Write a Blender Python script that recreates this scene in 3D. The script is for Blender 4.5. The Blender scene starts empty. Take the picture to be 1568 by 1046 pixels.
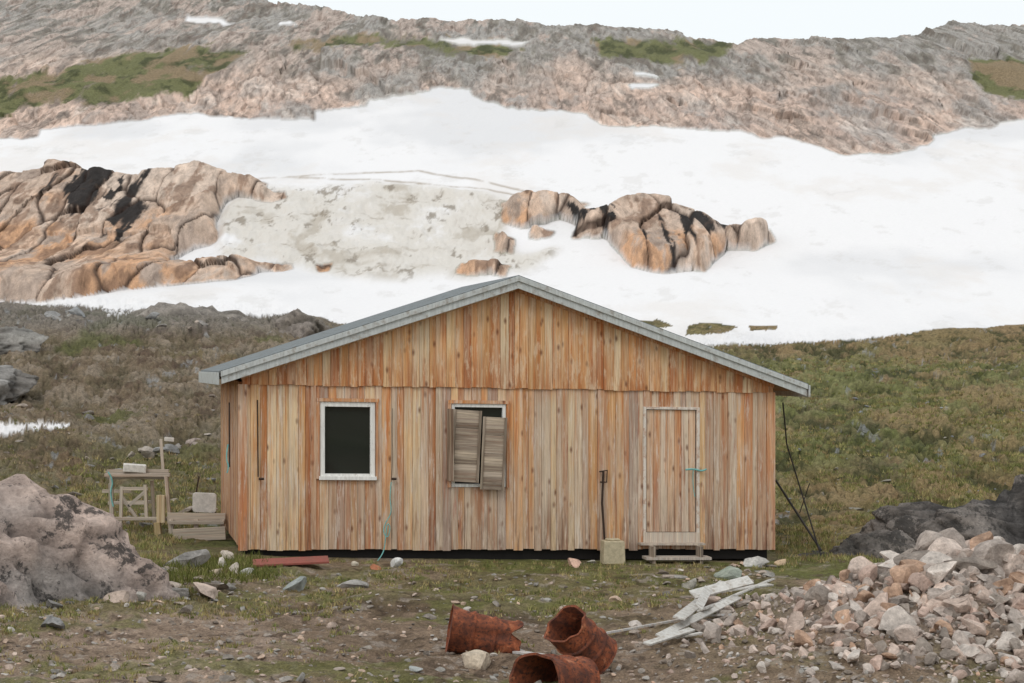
import bpy, math, random, numpy as np, time
from mathutils import Vector, Matrix, Euler, noise as mn
import bmesh
T0=time.time()
rng=np.random.default_rng(7); random.seed(7)
F=3120.; CX=784.; HY=490.; ZC=3.4
scene=bpy.context.scene
def L(r,g,b):
    a=np.array([r,g,b],float)/255.
    return np.where(a<=.04045,a/12.92,((a+.055)/1.055)**2.4)
def L4(r,g,b): return tuple(L(r,g,b))+(1.0,)
def sst(a,b,x):
    t=np.clip((x-a)/(b-a),0,1); return t*t*(3-2*t)
# ---------------- numpy noise ----------------
def hsh(i,j,s):
    i=i.astype(np.int32).view(np.uint32); j=j.astype(np.int32).view(np.uint32)
    h=i*np.uint32(374761393)+j*np.uint32(668265263)+np.uint32((s*2246822519+12345)&0xffffffff)
    h=(h^(h>>np.uint32(13)))*np.uint32(1274126177)
    h=(h^(h>>np.uint32(16)))*np.uint32(2246822519)
    h=h^(h>>np.uint32(15))
    return h.astype(np.float32)/np.float32(4294967295.)
def vn(x,y,s=0):
    xi=np.floor(x); yi=np.floor(y); fx=(x-xi).astype(np.float32); fy=(y-yi).astype(np.float32)
    fx=fx*fx*fx*(fx*(fx*6-15)+10); fy=fy*fy*fy*(fy*(fy*6-15)+10)
    a=hsh(xi,yi,s); b=hsh(xi+1,yi,s); c=hsh(xi,yi+1,s); d=hsh(xi+1,yi+1,s)
    return ((a*(1-fx)+b*fx)*(1-fy)+(c*(1-fx)+d*fx)*fy)*2-1
def fbm(x,y,s=0,o=5,g=.5):
    r=0;a=1;t=0
    for k in range(o):
        r=r+a*vn(x*2**k+k*17.3,y*2**k-k*9.1,s+k); t+=a; a*=g
    return r/t*1.5
def ridg(x,y,s=0,o=4,g=.5):
    r=0;a=1;t=0
    for k in range(o):
        r=r+a*(1-2*np.abs(vn(x*2**k+k*11.3,y*2**k-k*5.1,s+k))); t+=a; a*=g
    return r/t
def worley(x,y,s=0):
    xi=np.floor(x); yi=np.floor(y)
    f1=np.full(x.shape,9.); f2=np.full(x.shape,9.); dx1=np.zeros(x.shape); dy1=np.zeros(x.shape); ix=xi.copy(); iy=yi.copy()
    for a in (-1,0,1):
        for b in (-1,0,1):
            cx=xi+a; cy=yi+b
            dx=x-(cx+hsh(cx,cy,s)); dy=y-(cy+hsh(cx,cy,s+1)); d=np.sqrt(dx*dx+dy*dy)
            m=d<f1
            f2=np.where(m,f1,np.minimum(f2,d)); f1=np.where(m,d,f1)
            dx1=np.where(m,dx,dx1); dy1=np.where(m,dy,dy1); ix=np.where(m,cx,ix); iy=np.where(m,cy,iy)
    return f1,f2,ix,iy,dx1,dy1
def facet(x,y,s):
    f1,f2,ix,iy,dx,dy=worley(x,y,s)
    h=(hsh(ix,iy,s+5)*2-1)*.5+(hsh(ix,iy,s+6)*2-1)*dx*1.1+(hsh(ix,iy,s+7)*2-1)*dy*1.1
    return h,f2-f1,hsh(ix,iy,s+8)
# ---------------- terrain heights ----------------
Yp=[0,4,9,13,19,28,34,45,60,75,95,112,135,150,165,200,230,300,420]
Zp=[1.7,1.6,.6,0,-.1,-.22,-.24,.5,1.6,2.68,6.1,11.3,16.4,21.7,25.6,33.5,42.5,50,56]
Yd=np.arange(0,420,.25); Zd=np.interp(Yd,Yp,Zp)
k=13; Zs=np.convolve(np.pad(Zd,(k//2,k//2),mode='edge'),np.ones(k)/k,'valid'); Zd=Zs
def py_of(Y,Z): return HY-F*(Z-ZC)/Y
sel=(Yd>=12)&(Yd<=232)
pyN=py_of(Yd[sel],Zd[sel]); YN=Yd[sel]
pyN=np.minimum.accumulate(pyN)
def Y_of_py(py): return np.interp(py,pyN[::-1],YN[::-1])
def H(x,Y,tus=False):
    x=np.asarray(x,float); Y=np.asarray(Y,float)
    z=np.interp(Y,Yd,Zd)
    z=z-.033*np.clip(x,-14,14)*(1-sst(38,60,Y))
    z=z+1.0*sst(-1,-13,x)*sst(36,70,Y)*(1-sst(78,95,Y))
    z=z+.35*sst(60,70,Y)*(1-sst(76,90,Y))*fbm(x*.12+3,Y*.0+.5,91,3)
    z=z+.98*np.exp(-((x-5.5)/2.3)**2-((Y-23.6)/2.4)**2)+.25*np.exp(-((x-3.2)/1.6)**2-((Y-20)/1.8)**2)
    z=z+.25*np.exp(-((x+6.5)/2.5)**2-((Y-27)/3)**2)
    near=1-sst(30,44,Y); mid=sst(32,42,Y)*(1-sst(74,80,Y))
    hs=np.exp(-((np.clip(np.abs(x)-4.2,0,9))/.6)**2-((np.clip(np.abs(Y-32.5)-3,0,9))/.5)**2)
    z=z+near*(1-.85*hs)*(.07*fbm(x*.7,Y*.7,3,4)+.04*fbm(x*4,Y*4,5,4,.6))
    t=fbm(x*1.2+.3*fbm(x,Y,8,2),Y*.7,11,5,.65); tq=np.abs(fbm(x*3.2,Y*1.5,13,4,.6)); z=z+mid*(.18*t+.2*tq)
    z=z+mid*.3*fbm(x*.16,Y*.12,17,3)
    if tus: return z,t,tq
    return z
pxc=np.concatenate([np.linspace(-7000,-160,40),np.arange(-150,1719,1.8),np.linspace(1730,8500,40)])
pyr=np.arange(1075,-58,-1.5)
Yr=Y_of_py(pyr)
Yr=np.concatenate([[.6,2,4,6,8,10,12,14,15.5],Yr[Yr>16.5],[233,240,260,290,330,400]])
nR,nC=len(Yr),len(pxc)
YY=np.repeat(Yr[:,None],nC,1); B=(pxc-CX)/F
XX=YY*B[None,:]
zc0=np.interp(Yr,Yd,Zd); e=(zc0-ZC)/Yr
q=np.concatenate([[0],np.cumsum(np.abs(np.diff(e))*.5*(Yr[1:]+Yr[:-1]))])
QQ=np.repeat(q[:,None],nC,1)
ZZ,TT,TQ=H(XX,YY,True)
PX=np.repeat(pxc[None,:],nR,0)
PY=py_of(YY,ZZ)
skx=[-8000,-200,300,430,520,545,600,680,760,850,960,1040,1100,1130,1150,1200,1290,1370,1420,1450,1500,1568,1800,9000]
sky=[-50,-45,-30,3,12,24,31,29,30,37,42,51,62,68,58,56,60,62,52,37,34,40,30,-20]
skyl=np.interp(pxc,skx,sky); Yc=Y_of_py(skyl); Zc=np.interp(Yc,Yd,Zd)
over=YY>Yc[None,:]
ZZ=np.where(over,Zc[None,:]-.06*(YY-Yc[None,:]),ZZ)
def blur(M,r,n=2):
    for _ in range(n):
        for ax in (0,1):
            P=np.pad(M,[(r+1,r) if a==ax else (0,0) for a in (0,1)],mode='edge'); c=np.cumsum(P,ax)
            M=(np.take(c,range(2*r+1,c.shape[ax]),ax)-np.take(c,range(0,c.shape[ax]-2*r-1),ax))/(2*r+1)
    return M
w1=fbm(XX*.35,QQ*.35,41,5,.6); w2=fbm(XX*.35+50,QQ*.35,43,5,.6)
WPX=PX+w1*11; WPY=PY+w2*6
def inpoly(pts):
    X=WPX; Y=WPY
    ys=[p[1] for p in pts]
    r=np.zeros(X.shape,bool)
    rows=np.where((Y.min(1)<max(ys))&(Y.max(1)>min(ys)))[0]
    if len(rows)==0: return r
    a,b=rows[0],rows[-1]+1; Xs=X[a:b]; Yv=Y[a:b]; rr=np.zeros(Xs.shape,bool)
    n=len(pts)
    for i in range(n):
        x1,y1=pts[i]; x2,y2=pts[(i+1)%n]
        if y1==y2: continue
        rr^=((Yv<y1)!=(Yv<y2))&(Xs<(x2-x1)*(Yv-y1)/(y2-y1)+x1)
    r[a:b]=rr; return r
SN=inpoly([(-9000,222),(0,218),(60,212),(62,200),(110,193),(180,187),(240,178),(310,176),(330,182),(480,180),(480,170),(530,163),(560,158),(565,150),(620,145),(680,137),(725,140),(730,150),(790,165),(900,172),(920,190),(1000,195),(1130,203),(1170,215),(1200,212),(1240,222),(1290,237),(1330,232),(1400,228),(1430,222),(1430,210),(1490,195),(1568,182),(9500,175),(9500,492),(1568,497),(1500,501),(1400,509),(1300,521),(1200,525),(1070,529),(1040,520),(1020,505),(780,505),(520,494),(490,480),(440,472),(400,478),(350,482),(290,480),(240,472),(180,478),(120,472),(0,468),(-9000,468)])
cliff=inpoly([(-9000,270),(0,268),(30,275),(75,260),(105,265),(130,272),(200,275),(260,270),(320,260),(345,272),(395,280),(408,285),(405,300),(435,293),(437,305),(405,312),(370,305),(350,315),(335,340),(340,370),(300,380),(270,400),(275,415),(330,405),(440,402),(450,412),(400,416),(360,432),(240,440),(180,447),(100,457),(40,467),(-9000,472)])
crA=inpoly([(768,312),(800,301),(870,308),(900,312),(880,320),(900,334),(960,312),(985,303),(1040,314),(1080,330),(1110,360),(1180,350),(1190,372),(1160,384),(1110,382),(1075,416),(1000,416),(965,408),(930,364),(870,364),(875,345),(850,337),(800,347),(765,337)])
smalls=np.zeros_like(SN)
for P in [[(755,352),(788,358),(782,382),(756,380)],[(700,402),(780,400),(772,417),(700,418)],[(486,403),(517,403),(512,414),(490,414)],[(810,348),(845,352),(838,363),(808,361)]]: smalls|=inpoly(P)
isl=inpoly([(1060,500),(1090,494),(1125,500),(1105,509),(1055,513)])|inpoly([(1145,496),(1195,498),(1190,504),(1148,504)])|inpoly([(960,497),(1010,494),(1040,503),(990,506)])
topsn=np.zeros_like(SN)
for P in [[(290,22),(330,26),(365,36),(320,38),(298,32)],[(425,33),(455,35),(460,40),(428,41)],[(672,60),(700,54),(760,60),(815,62),(800,67),(700,66)],[(970,113),(1010,116),(1005,121),(972,120)],[(965,132),(1010,130),(990,138),(970,138)],[(-300,649),(60,645),(105,644),(100,652),(40,655),(10,664),(-300,667)]]: topsn|=inpoly(P)
rockhole=cliff|crA|smalls
snow=((SN&~rockhole&~isl)|topsn)
dirty=inpoly([(340,330),(360,310),(410,288),(560,280),(700,292),(790,305),(770,345),(790,380),(860,380),(800,408),(720,420),(560,428),(440,405),(340,400)])
upper=(PY<300)&~SN
green=inpoly([(-400,150),(0,125),(120,98),(260,78),(385,74),(370,92),(355,108),(310,118),(300,140),(240,150),(180,160),(60,162),(0,165),(-400,175)])|inpoly([(440,66),(560,60),(640,62),(800,70),(780,84),(690,88),(660,78),(600,74),(450,76)])|inpoly([(900,66),(1000,66),(1130,64),(1120,78),(1090,96),(1000,92),(930,94)])|inpoly([(1470,92),(1568,90),(1900,85),(1900,180),(1568,152),(1500,135)])
green&=upper
rock=(upper&~topsn)|rockhole
snowf=np.where(PY>440,snow.astype(float),blur(snow.astype(float),1,1))
rb=blur(rock.astype(float),4,2); Rw=np.clip((rb-.5)*2.,0,1)*rock
rb2=np.clip((blur(rockhole.astype(float),7,2)-.45)*2,0,1)*rockhole
gw=blur(green.astype(float),4,2)
wx=XX+1.6*fbm(XX*.2,QQ*.25,51,4); wq=QQ+.35*XX+.9*fbm(XX*.25,QQ*.3,53,4)
h1,e1,i1=facet(wx/7,wq/3.2,61)
wx2=XX+.5*fbm(XX*.6,QQ*.6,56,3); wq2=QQ+.3*XX+.4*fbm(XX*.6,QQ*.5,57,3)
h2,e2,i2=facet(wx2/1.9,wq2/1.1,71); h3,e3,i3=facet(wx2/.7,wq2/.5,81); h4,e4,i4=facet(wx2/.33,wq2/.26,83)
hc,ec,ic=facet((wx2-.25*QQ)/1.7,(QQ+.15*XX+.3*w1)/2.4,87)
fr=fbm(XX*1.2,QQ*1.2,55,4); fl=fbm(XX*.25,QQ*.4,58,5,.55); rd=ridg(XX*.35+.2*w1,wq*.6,59,4,.55)
Du=.55*h1+.42*h2+.2*h3+.1*h4+.14*fr+.5*fl+.35*rd-.06*np.exp(-(e1/.04)**2)-.1*np.exp(-(e2/.05)**2)
Dc=.35*h1+.6*hc+.14*h3+.07*h4+.12*fr+.5*fl-.3*np.exp(-(ec/.045)**2)
D=Rw*(1-.8*gw)*np.where(rockhole,.75*Dc,.7*Du)
D=D+rb2*1.5
sn=.4*fbm(XX*.06,QQ*.12,31,3)+.06*fbm(XX*.5,QQ*.9,33,4)+.14*fbm(XX*.15,QQ*.45,36,3)
dirtf=blur(dirty.astype(float),3,2)
sn=sn+dirtf*(.5*np.abs(fbm(XX*.35,QQ*.6,35,5,.6))+.2*np.abs(fbm(XX*1.4,QQ*2.,39,4,.6)))
D=D+(1-np.clip(rb*1.6,0,1))*sst(540,510,PY)*sn
tiltq=(YY>70)
YF=YY-.7*D*tiltq; ZF=ZZ+.5*D*tiltq
ZF=ZF+gw*.35*fbm(XX*.5,QQ*.8,37,4)
# ---------- colours ----------
C=np.zeros(XX.shape+(3,))
def mixc(C,col,m): 
    m=np.clip(m,0,1)[...,None]; return C*(1-m)+np.asarray(col)*m
n1=fbm(XX*.35,YY*.35,101,6,.6); n2=fbm(XX*1.6,YY*1.2,103,5,.6); n4=fbm(XX*5,YY*4,107,4,.7)
C[:]=L(128,118,86)
C=mixc(C,L(108,110,66),sst(-.25,.35,n2+.4*n1))
C=mixc(C,L(140,118,90),sst(.05,.6,fbm(XX*.8,YY*.6,109,5,.6)))
leftw=sst(640,380,PX)*sst(830,600,PY)
C=mixc(C,L(136,119,98),leftw*sst(-1.1,.1,n1+.3*n2))
C=mixc(C,L(158,143,126),leftw*sst(.05,.55,n2)*.8)
C=mixc(C,L(104,86,72),leftw*sst(.1,.6,-n2+.3*n4)*.9)
C=mixc(C,L(108,108,66),leftw*sst(.25,.65,fbm(XX*.4,YY*.25,111,5))*.9)
C=mixc(C,L(138,132,126),leftw*sst(525,485,PY)*.7)
rightw=sst(900,1200,PX)*(PY<820)*(PY>480)
C=mixc(C,L(118,120,74),rightw*sst(-.4,.3,n1+.5*n2)*.75)
C=mixc(C,L(146,144,98),rightw*sst(.1,.5,TT+.5*n4)*.8)
C=mixc(C,L(160,138,102),rightw*sst(.1,.5,fbm(XX*.5,YY*.3,113,5,.6))*.85)
C=mixc(C,L(146,122,90),rightw*sst(570,505,PY)*.75)
C=mixc(C,L(140,114,84),sst(1100,1200,PX)*sst(690,750,PY)*sst(850,800,PY)*sst(-.5,.2,n1)*.8)
midm=(PY<835)*(PY>480)
C=mixc(C,L(72,74,46),midm*sst(.05,.5,-TT-.4*n4+.05)*(.35+.5*rightw))  # low ground between tussocks painted darker, shade put into the colour
C=mixc(C,L(64,62,42),midm*np.exp(-(TQ/.06)**2)*.65)  # creases between clumps get painted shade as well
C=mixc(C,L(156,156,156),midm*sst(.58,.78,fbm(XX*2.6,YY*.9,115,5,.7))*.7)
fg=sst(835,870,PY)
C=mixc(C,L(136,126,90),fg*.6)
C=mixc(C,L(114,116,66),fg*sst(-.1,.5,n1+.5*n2)*sst(950,880,PY))
bl=np.exp(-((PX-200)/230)**2-((PY-1010)/70)**2)
bm_=np.exp(-((PX-620)/330)**2-((PY-980)/60)**2)
C=mixc(C,L(104,86,70),fg*sst(.1,.55,bm_+.35*n2+.2*n1)*.9)
C=mixc(C,L(154,132,112),fg*sst(.0,.55,fbm(XX*.6,YY*.5,119,5,.6))*.85)
C=mixc(C,L(186,162,144),fg*sst(.2,.6,bl+.3*n2+.3*n1)*.9)
C=mixc(C,L(150,128,108),fg*sst(910,990,PY)*sst(-.2,.35,n1-.3*n2)*.8)
C=mixc(C,L(180,166,154),fg*sst(.35,.65,n4+.2*n2)*.65)
C=mixc(C,L(78,62,50),fg*sst(.3,.7,-n4+.4*n2)*.65)
C=mixc(C,L(118,118,66),fg*sst(.3,.6,fbm(XX*.9,YY*.7,121,5,.6))*.7)
mound=np.exp(-((XX-5.5)/2.3)**2-((YY-23.4)/2.3)**2)
C=mixc(C,L(150,132,116),sst(.08,.4,mound+.1*n2))
u1=fbm(XX*.22,QQ*.5,131,5,.55); u2=fbm(XX*1.1,QQ*1.3,133,5,.65); u3=fbm(XX*2.6,QQ*.3,135,4); u5=fbm(XX*3.5,QQ*3.5,137,4,.7)
R=np.zeros_like(C); R[:]=L(190,168,156)
R=mixc(R,L(208,182,166),sst(-.3,.4,u1+.3*(i1-.5)))
R=mixc(R,L(170,163,158),sst(0,.5,-u1+.5*u2)*.9)
R=mixc(R,L(222,206,194),(i2>.7)*.5*sst(-.3,.4,u2))
R=mixc(R,L(162,150,142),(i3>.65)*.45)
toph=np.clip(sst(170,80,PY+40*u1)*sst(300,500,PX)+sst(130,60,PY+25*u1)*sst(500,300,PX),0,1)
R=mixc(R,L(156,151,145),toph*.9)
R=mixc(R,L(188,168,156),toph*sst(.1,.6,u2+u1)*.7)
R=mixc(R,L(118,113,102),toph*sst(.0,.45,-u2)*.7)
R=mixc(R,L(120,111,103),sst(.25,.7,-u2+.3*fr)*.7)
R=mixc(R,L(112,94,84),np.exp(-(e2/.05)**2)*.55*sst(-.2,.3,u1+.5*fr))
R=mixc(R,L(120,103,92),np.exp(-(e3/.08)**2)*.5*sst(-.2,.3,fr))
R=mixc(R,L(104,92,84),sst(.3,.7,-u5)*.5)
RC=np.zeros_like(C); RC[:]=L(198,174,156)
RC=mixc(RC,L(204,160,126),sst(-.1,.6,u1+sst(340,430,PY)*.6))
RC=mixc(RC,L(174,154,140),sst(0,.5,u2))
RC=mixc(RC,L(216,196,180),(ic>.7)*.5)
RC=mixc(RC,L(130,102,84),sst(.1,.5,-u2+.5*u3)*.7)
blk=np.exp(-((PX-170)/70)**2-((PY-325)/60)**2)+.95*np.exp(-((PX-1050)/58)**2-((PY-365)/42)**2)+.9*np.exp(-((PX-905)/50)**2-((PY-345)/22)**2)+.5*np.exp(-((PX-265)/35)**2-((PY-300)/25)**2)
RC=mixc(RC,L(50,45,43),sst(.45,.62,blk+.45*u3+.2*u2-.35*(i3>.62)-.3*(ic>.75))*(PY>262))
RC=mixc(RC,L(58,44,38),np.exp(-(ec/.045)**2)*.9)
RC=mixc(RC,L(96,76,64),np.exp(-(e3/.06)**2)*.35*sst(-.1,.4,fr))
R=np.where(rockhole[...,None],RC,R)
G=np.zeros_like(C); G[:]=L(116,116,80); G=mixc(G,L(82,84,56),sst(-.1,.4,fbm(XX*.9,QQ*2.4,141,5,.65))); G=mixc(G,L(144,126,100),sst(.05,.4,fbm(XX*.5,QQ*1.4,143,5)))
gwn=sst(.25,.75,gw+.6*u2*(gw>.02))
R=R*(1-gwn[...,None])+G*gwn[...,None]
C=np.where((rock)[...,None],R,C)
S=np.zeros_like(C); S[:]=L(236,233,233)
S=mixc(S,L(218,216,217),sst(-.1,.6,fbm(XX*.08,QQ*.25,151,5,.6))*.8)
S=mixc(S,L(224,216,210),sst(.1,.6,fbm(XX*.15,QQ*.5,153,6,.65))*.4)
S=mixc(S,L(205,200,196),sst(.35,.7,fbm(XX*.6,QQ*1.8,154,6,.7))*.3)
dn=fbm(XX*.5+.5*w1,QQ*.9,155,6,.65)
S=mixc(S,L(212,205,196),dirtf*sst(-.8,.2,dn+.3)*.9)
S=mixc(S,L(184,174,161),dirtf*sst(.1,.6,dn)*.8)
S=mixc(S,L(140,129,116),dirtf*sst(.35,.7,fbm(XX*1.5,QQ*2.2,157,5,.7))*.8)
S=mixc(S,L(150,136,120),dirtf*np.exp(-((np.mod(QQ*1.1+.5*w1+.6*w2,1.3)-.6)/.04)**2)*.6*sst(-.2,.3,dn))
for (xa,ya,xb,yb,xc_,yc_) in [(380,272,640,262,860,305),(420,268,720,288,900,318)]:
    ly=np.interp(PX,[xa,(xa+xb)/2,xb,(xb+xc_)/2,xc_],[ya,(ya+yb)/2-2,yb,(yb+yc_)/2-3,yc_])+2*w1
    S=mixc(S,L(160,144,126),np.exp(-((PY-ly)/1.4)**2)*(PX>xa)*(PX<xc_)*.8*sst(-.6,.2,dn))
C=C*(1-snowf[...,None])+S*snowf[...,None]
# ---------- mesh helpers ----------
def grid_mesh(name,V,nR,nC,cols,msk,uv):
    me=bpy.data.meshes.new(name); n=nR*nC; me.vertices.add(n); me.vertices.foreach_set('co',V.astype(np.float32).ravel())
    idx=np.arange(n).reshape(nR,nC)
    f=np.stack([idx[:-1,:-1],idx[:-1,1:],idx[1:,1:],idx[1:,:-1]],-1).reshape(-1,4)
    me.loops.add(f.size); me.loops.foreach_set('vertex_index',f.ravel().astype(np.int32))
    me.polygons.add(len(f)); me.polygons.foreach_set('loop_start',(np.arange(len(f))*4).astype(np.int32)); 
    me.polygons.foreach_set('use_smooth',np.ones(len(f),bool))
    me.update(calc_edges=True)
    for nm,c in (('Col',cols),('Msk',msk)):
        at=me.attributes.new(nm,'FLOAT_COLOR','POINT'); at.data.foreach_set('color',np.concatenate([c,np.ones((n,1))],1).astype(np.float32).ravel())
    at=me.attributes.new('rq','FLOAT_VECTOR','POINT'); at.data.foreach_set('vector',uv.astype(np.float32).ravel())
    ob=bpy.data.objects.new(name,me); scene.collection.objects.link(ob); return ob
V=np.stack([XX,YF,ZF],-1).reshape(-1,3)
msk=np.stack([snowf,rock.astype(float)*(1-gw),gw],-1).reshape(-1,3)
uv=np.stack([XX,QQ,0*XX],-1).reshape(-1,3)
terrain=grid_mesh('terrain',V,nR,nC,C.reshape(-1,3),msk,uv)
# ---------- node helper ----------
class NT:
    def __init__(s,name):
        s.m=bpy.data.materials.new(name); s.m.use_nodes=True; s.t=s.m.node_tree; s.t.nodes.clear()
        s.out=s.n('ShaderNodeOutputMaterial'); s.b=s.n('ShaderNodeBsdfPrincipled'); s.l(s.b.outputs[0],s.out.inputs[0])
    def n(s,t,**k):
        nd=s.t.nodes.new(t)
        for a,v in k.items(): setattr(nd,a,v)
        return nd
    def l(s,a,b): s.t.links.new(a,b)
    def noise(s,vec,scale,detail=6,rough=.6,dist=0):
        nd=s.n('ShaderNodeTexNoise'); nd.inputs['Scale'].default_value=scale; nd.inputs['Detail'].default_value=detail; nd.inputs['Roughness'].default_value=rough; nd.inputs['Distortion'].default_value=dist
        if vec is not None: s.l(vec,nd.inputs['Vector'])
        return nd.outputs['Fac']
    def map(s,vec,sc,loc=(0,0,0),rot=(0,0,0)):
        nd=s.n('ShaderNodeMapping'); nd.inputs['Scale'].default_value=sc; nd.inputs['Location'].default_value=loc; nd.inputs['Rotation'].default_value=rot; s.l(vec,nd.inputs['Vector']); return nd.outputs[0]
    def mr(s,v,a,b,c=0.,d=1.):
        nd=s.n('ShaderNodeMapRange'); s.l(v,nd.inputs[0]); 
        for i,x in enumerate((a,b,c,d)): nd.inputs[i+1].default_value=x
        return nd.outputs[0]
    def mul(s,a,b,op='MULTIPLY'):
        nd=s.n('ShaderNodeMath',operation=op)
        for i,x in enumerate((a,b)):
            if isinstance(x,(int,float)): nd.inputs[i].default_value=x
            else: s.l(x,nd.inputs[i])
        return nd.outputs[0]
    def mix(s,f,a,b,bt='MIX'):
        nd=s.n('ShaderNodeMix',data_type='RGBA',blend_type=bt)
        for i,x in ((0,f),(6,a),(7,b)):
            if isinstance(x,(int,float)): nd.inputs[i].default_value=x
            elif isinstance(x,tuple): nd.inputs[i].default_value=x
            else: s.l(x,nd.inputs[i])
        return nd.outputs[2]
    def bump(s,h,st=.5,d=.02):
        nd=s.n('ShaderNodeBump'); nd.inputs['Strength'].default_value=st; nd.inputs['Distance'].default_value=d; s.l(h,nd.inputs['Height']); s.l(nd.outputs[0],s.b.inputs['Normal'])
    def attr(s,nm,o='Color'):
        return s.n('ShaderNodeAttribute',attribute_name=nm).outputs[o]
    def obj(s): return s.n('ShaderNodeTexCoord').outputs['Object']
    def fin(s,col,rough=.9,spec=.2,metal=0):
        if isinstance(col,tuple): s.b.inputs['Base Color'].default_value=col
        else: s.l(col,s.b.inputs['Base Color'])
        if isinstance(rough,float) or isinstance(rough,int): s.b.inputs['Roughness'].default_value=rough
        else: s.l(rough,s.b.inputs['Roughness'])
        s.b.inputs['Specular IOR Level'].default_value=spec; s.b.inputs['Metallic'].default_value=metal
        return s.m
t=NT('terrain_mat'); col=t.attr('Col'); mk=t.attr('Msk'); sep=t.n('ShaderNodeSeparateColor'); t.l(mk,sep.inputs[0])
o=t.obj(); uvv=t.attr('rq','Vector')
no=t.noise(o,7,8,.72); nu=t.noise(uvv,2.2,9,.7,.3)
mm=t.n('ShaderNodeMix',data_type='FLOAT'); t.l(sep.outputs[1],mm.inputs[0]); t.l(no,mm.inputs[2]); t.l(nu,mm.inputs[3]); nn=mm.outputs[0]
var=t.mr(nn,.3,.7,.55,1.45)
inv=t.mul(1.0,sep.outputs[0],'SUBTRACT')
vcol=t.mix(1.0,col,var,'MULTIPLY')
c2=t.mix(t.mr(inv,0,1,.07,1),col,vcol)
fine=t.noise(o,40,3,.7)
c2=t.mix(t.mul(inv,.7),c2,t.mix(1.0,c2,t.mr(fine,.3,.7,.45,1.55),'MULTIPLY'))
t.bump(t.mul(t.mul(nn,t.mr(inv,0,1,.15,1)),1.0),.9,.16)
t.fin(c2,.92,.15); terrain.data.materials.append(t.m)

def stone_mat(name,sc=3.,contrast=(.6,1.4),lich=None,bd=.05):
    t=NT(name); col=t.attr('Col'); o=t.obj(); a=t.noise(o,sc,8,.68,.2); b=t.noise(o,sc*6,5,.7)
    c=t.mix(1.0,col,t.mr(a,.3,.7,*contrast),'MULTIPLY'); c=t.mix(1.0,c,t.mr(b,.3,.7,.75,1.25),'MULTIPLY')
    if lich:
        l1=t.noise(o,sc*.8,9,.75,.4); l2=t.noise(o,sc*5,7,.75,.3)
        f=t.mul(t.mr(t.mul(l1,t.mul(l2,.6),'ADD'),lich[0]*1.6,lich[0]*1.6+.07),lich[1]); c=t.mix(f,c,lich[2])
    t.bump(t.mul(a,t.mul(b,.4),'ADD'),.8,bd); return t.fin(c,.9,.2)
# ---------- rocks ----------
def rockvar(seed,sub=3,npl=14,jit=.05,dr=(.36,.8)):
    bm=bmesh.new(); bmesh.ops.create_icosphere(bm,subdivisions=sub,radius=1); bm.verts.ensure_lookup_table()
    P=np.array([v.co[:] for v in bm.verts]); Fc=np.array([[v.index for v in f.verts] for f in bm.faces]); bm.free()
    r=np.random.default_rng(seed)
    for _ in range(npl):
        n=r.normal(size=3); n/=np.linalg.norm(n); d=r.uniform(*dr)
        k=np.clip(P@n-d,0,None); P=P-k[:,None]*n
    if jit>0: P=P+np.array([mn.noise_vector(Vector(p)*2.5+Vector((seed,0,0)))[:] for p in P])*jit
    return P,Fc
RV=[rockvar(i,3,9,.05,(.25,.7)) for i in range(16)]
RS=[rockvar(i+40,2,9,.03,(.3,.75)) for i in range(6)]
def rotm(r):
    Q=r.normal(size=4); Q/=np.linalg.norm(Q); w,x,y,z=Q
    return np.array([[1-2*(y*y+z*z),2*(x*y-z*w),2*(x*z+y*w)],[2*(x*y+z*w),1-2*(x*x+z*z),2*(y*z-x*w)],[2*(x*z-y*w),2*(y*z+x*w),1-2*(x*x+y*y)]])
def tri_mesh(name,V,Fa,cols,mat,smooth=False):
    me=bpy.data.meshes.new(name); me.vertices.add(len(V)); me.vertices.foreach_set('co',V.astype(np.float32).ravel())
    k=Fa.shape[1]; me.loops.add(Fa.size); me.loops.foreach_set('vertex_index',Fa.ravel().astype(np.int32))
    me.polygons.add(len(Fa)); me.polygons.foreach_set('loop_start',(np.arange(len(Fa))*k).astype(np.int32))
    me.polygons.foreach_set('use_smooth',np.full(len(Fa),smooth)); me.update(calc_edges=True)
    at=me.attributes.new('Col','FLOAT_COLOR','POINT'); at.data.foreach_set('color',np.concatenate([cols,np.ones((len(cols),1))],1).astype(np.float32).ravel())
    me.materials.append(mat); ob=bpy.data.objects.new(name,me); scene.collection.objects.link(ob); return ob
def rocks(name,items,mat):
    Vs=[];Fs=[];Cs=[];n=0
    for (p,s,c,flat) in items:
        P,Fc=RV[rng.integers(len(RV))] if s>.07 else RS[rng.integers(6)]
        M=rotm(rng); sc=rng.uniform(.5,1.35,3)*s
        W=(P*sc)@M.T; W[:,2]*=flat
        Vs.append(W+np.asarray(p)); Fs.append(Fc+n); n+=len(P); Cs.append(np.tile(c,(len(P),1)))
    return tri_mesh(name,np.concatenate(Vs),np.concatenate(Fs),np.concatenate(Cs),mat)
smat=stone_mat('stone_mat',4.,(.55,1.4))
pal=[L(176,162,150),L(194,174,160),L(160,155,148),L(198,172,152),L(144,135,126),L(186,178,170),L(130,118,107)]
def poly_pts(poly,n):
    xs=[p[0] for p in poly]; ys=[p[1] for p in poly]; out=np.zeros((0,2))
    while len(out)<n:
        X=rng.uniform(min(xs),max(xs),n*2); Y=rng.uniform(min(ys),max(ys),n*2)
        m=np.zeros(n*2,bool)
        for i in range(len(poly)):
            x1,y1=poly[i]; x2,y2=poly[(i+1)%len(poly)]
            if y1==y2: continue
            m^=((Y<y1)!=(Y<y2))&(X<(x2-x1)*(Y-y1)/(y2-y1)+x1)
        out=np.concatenate([out,np.stack([X[m],Y[m]],1)])
    return out[:n]
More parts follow.
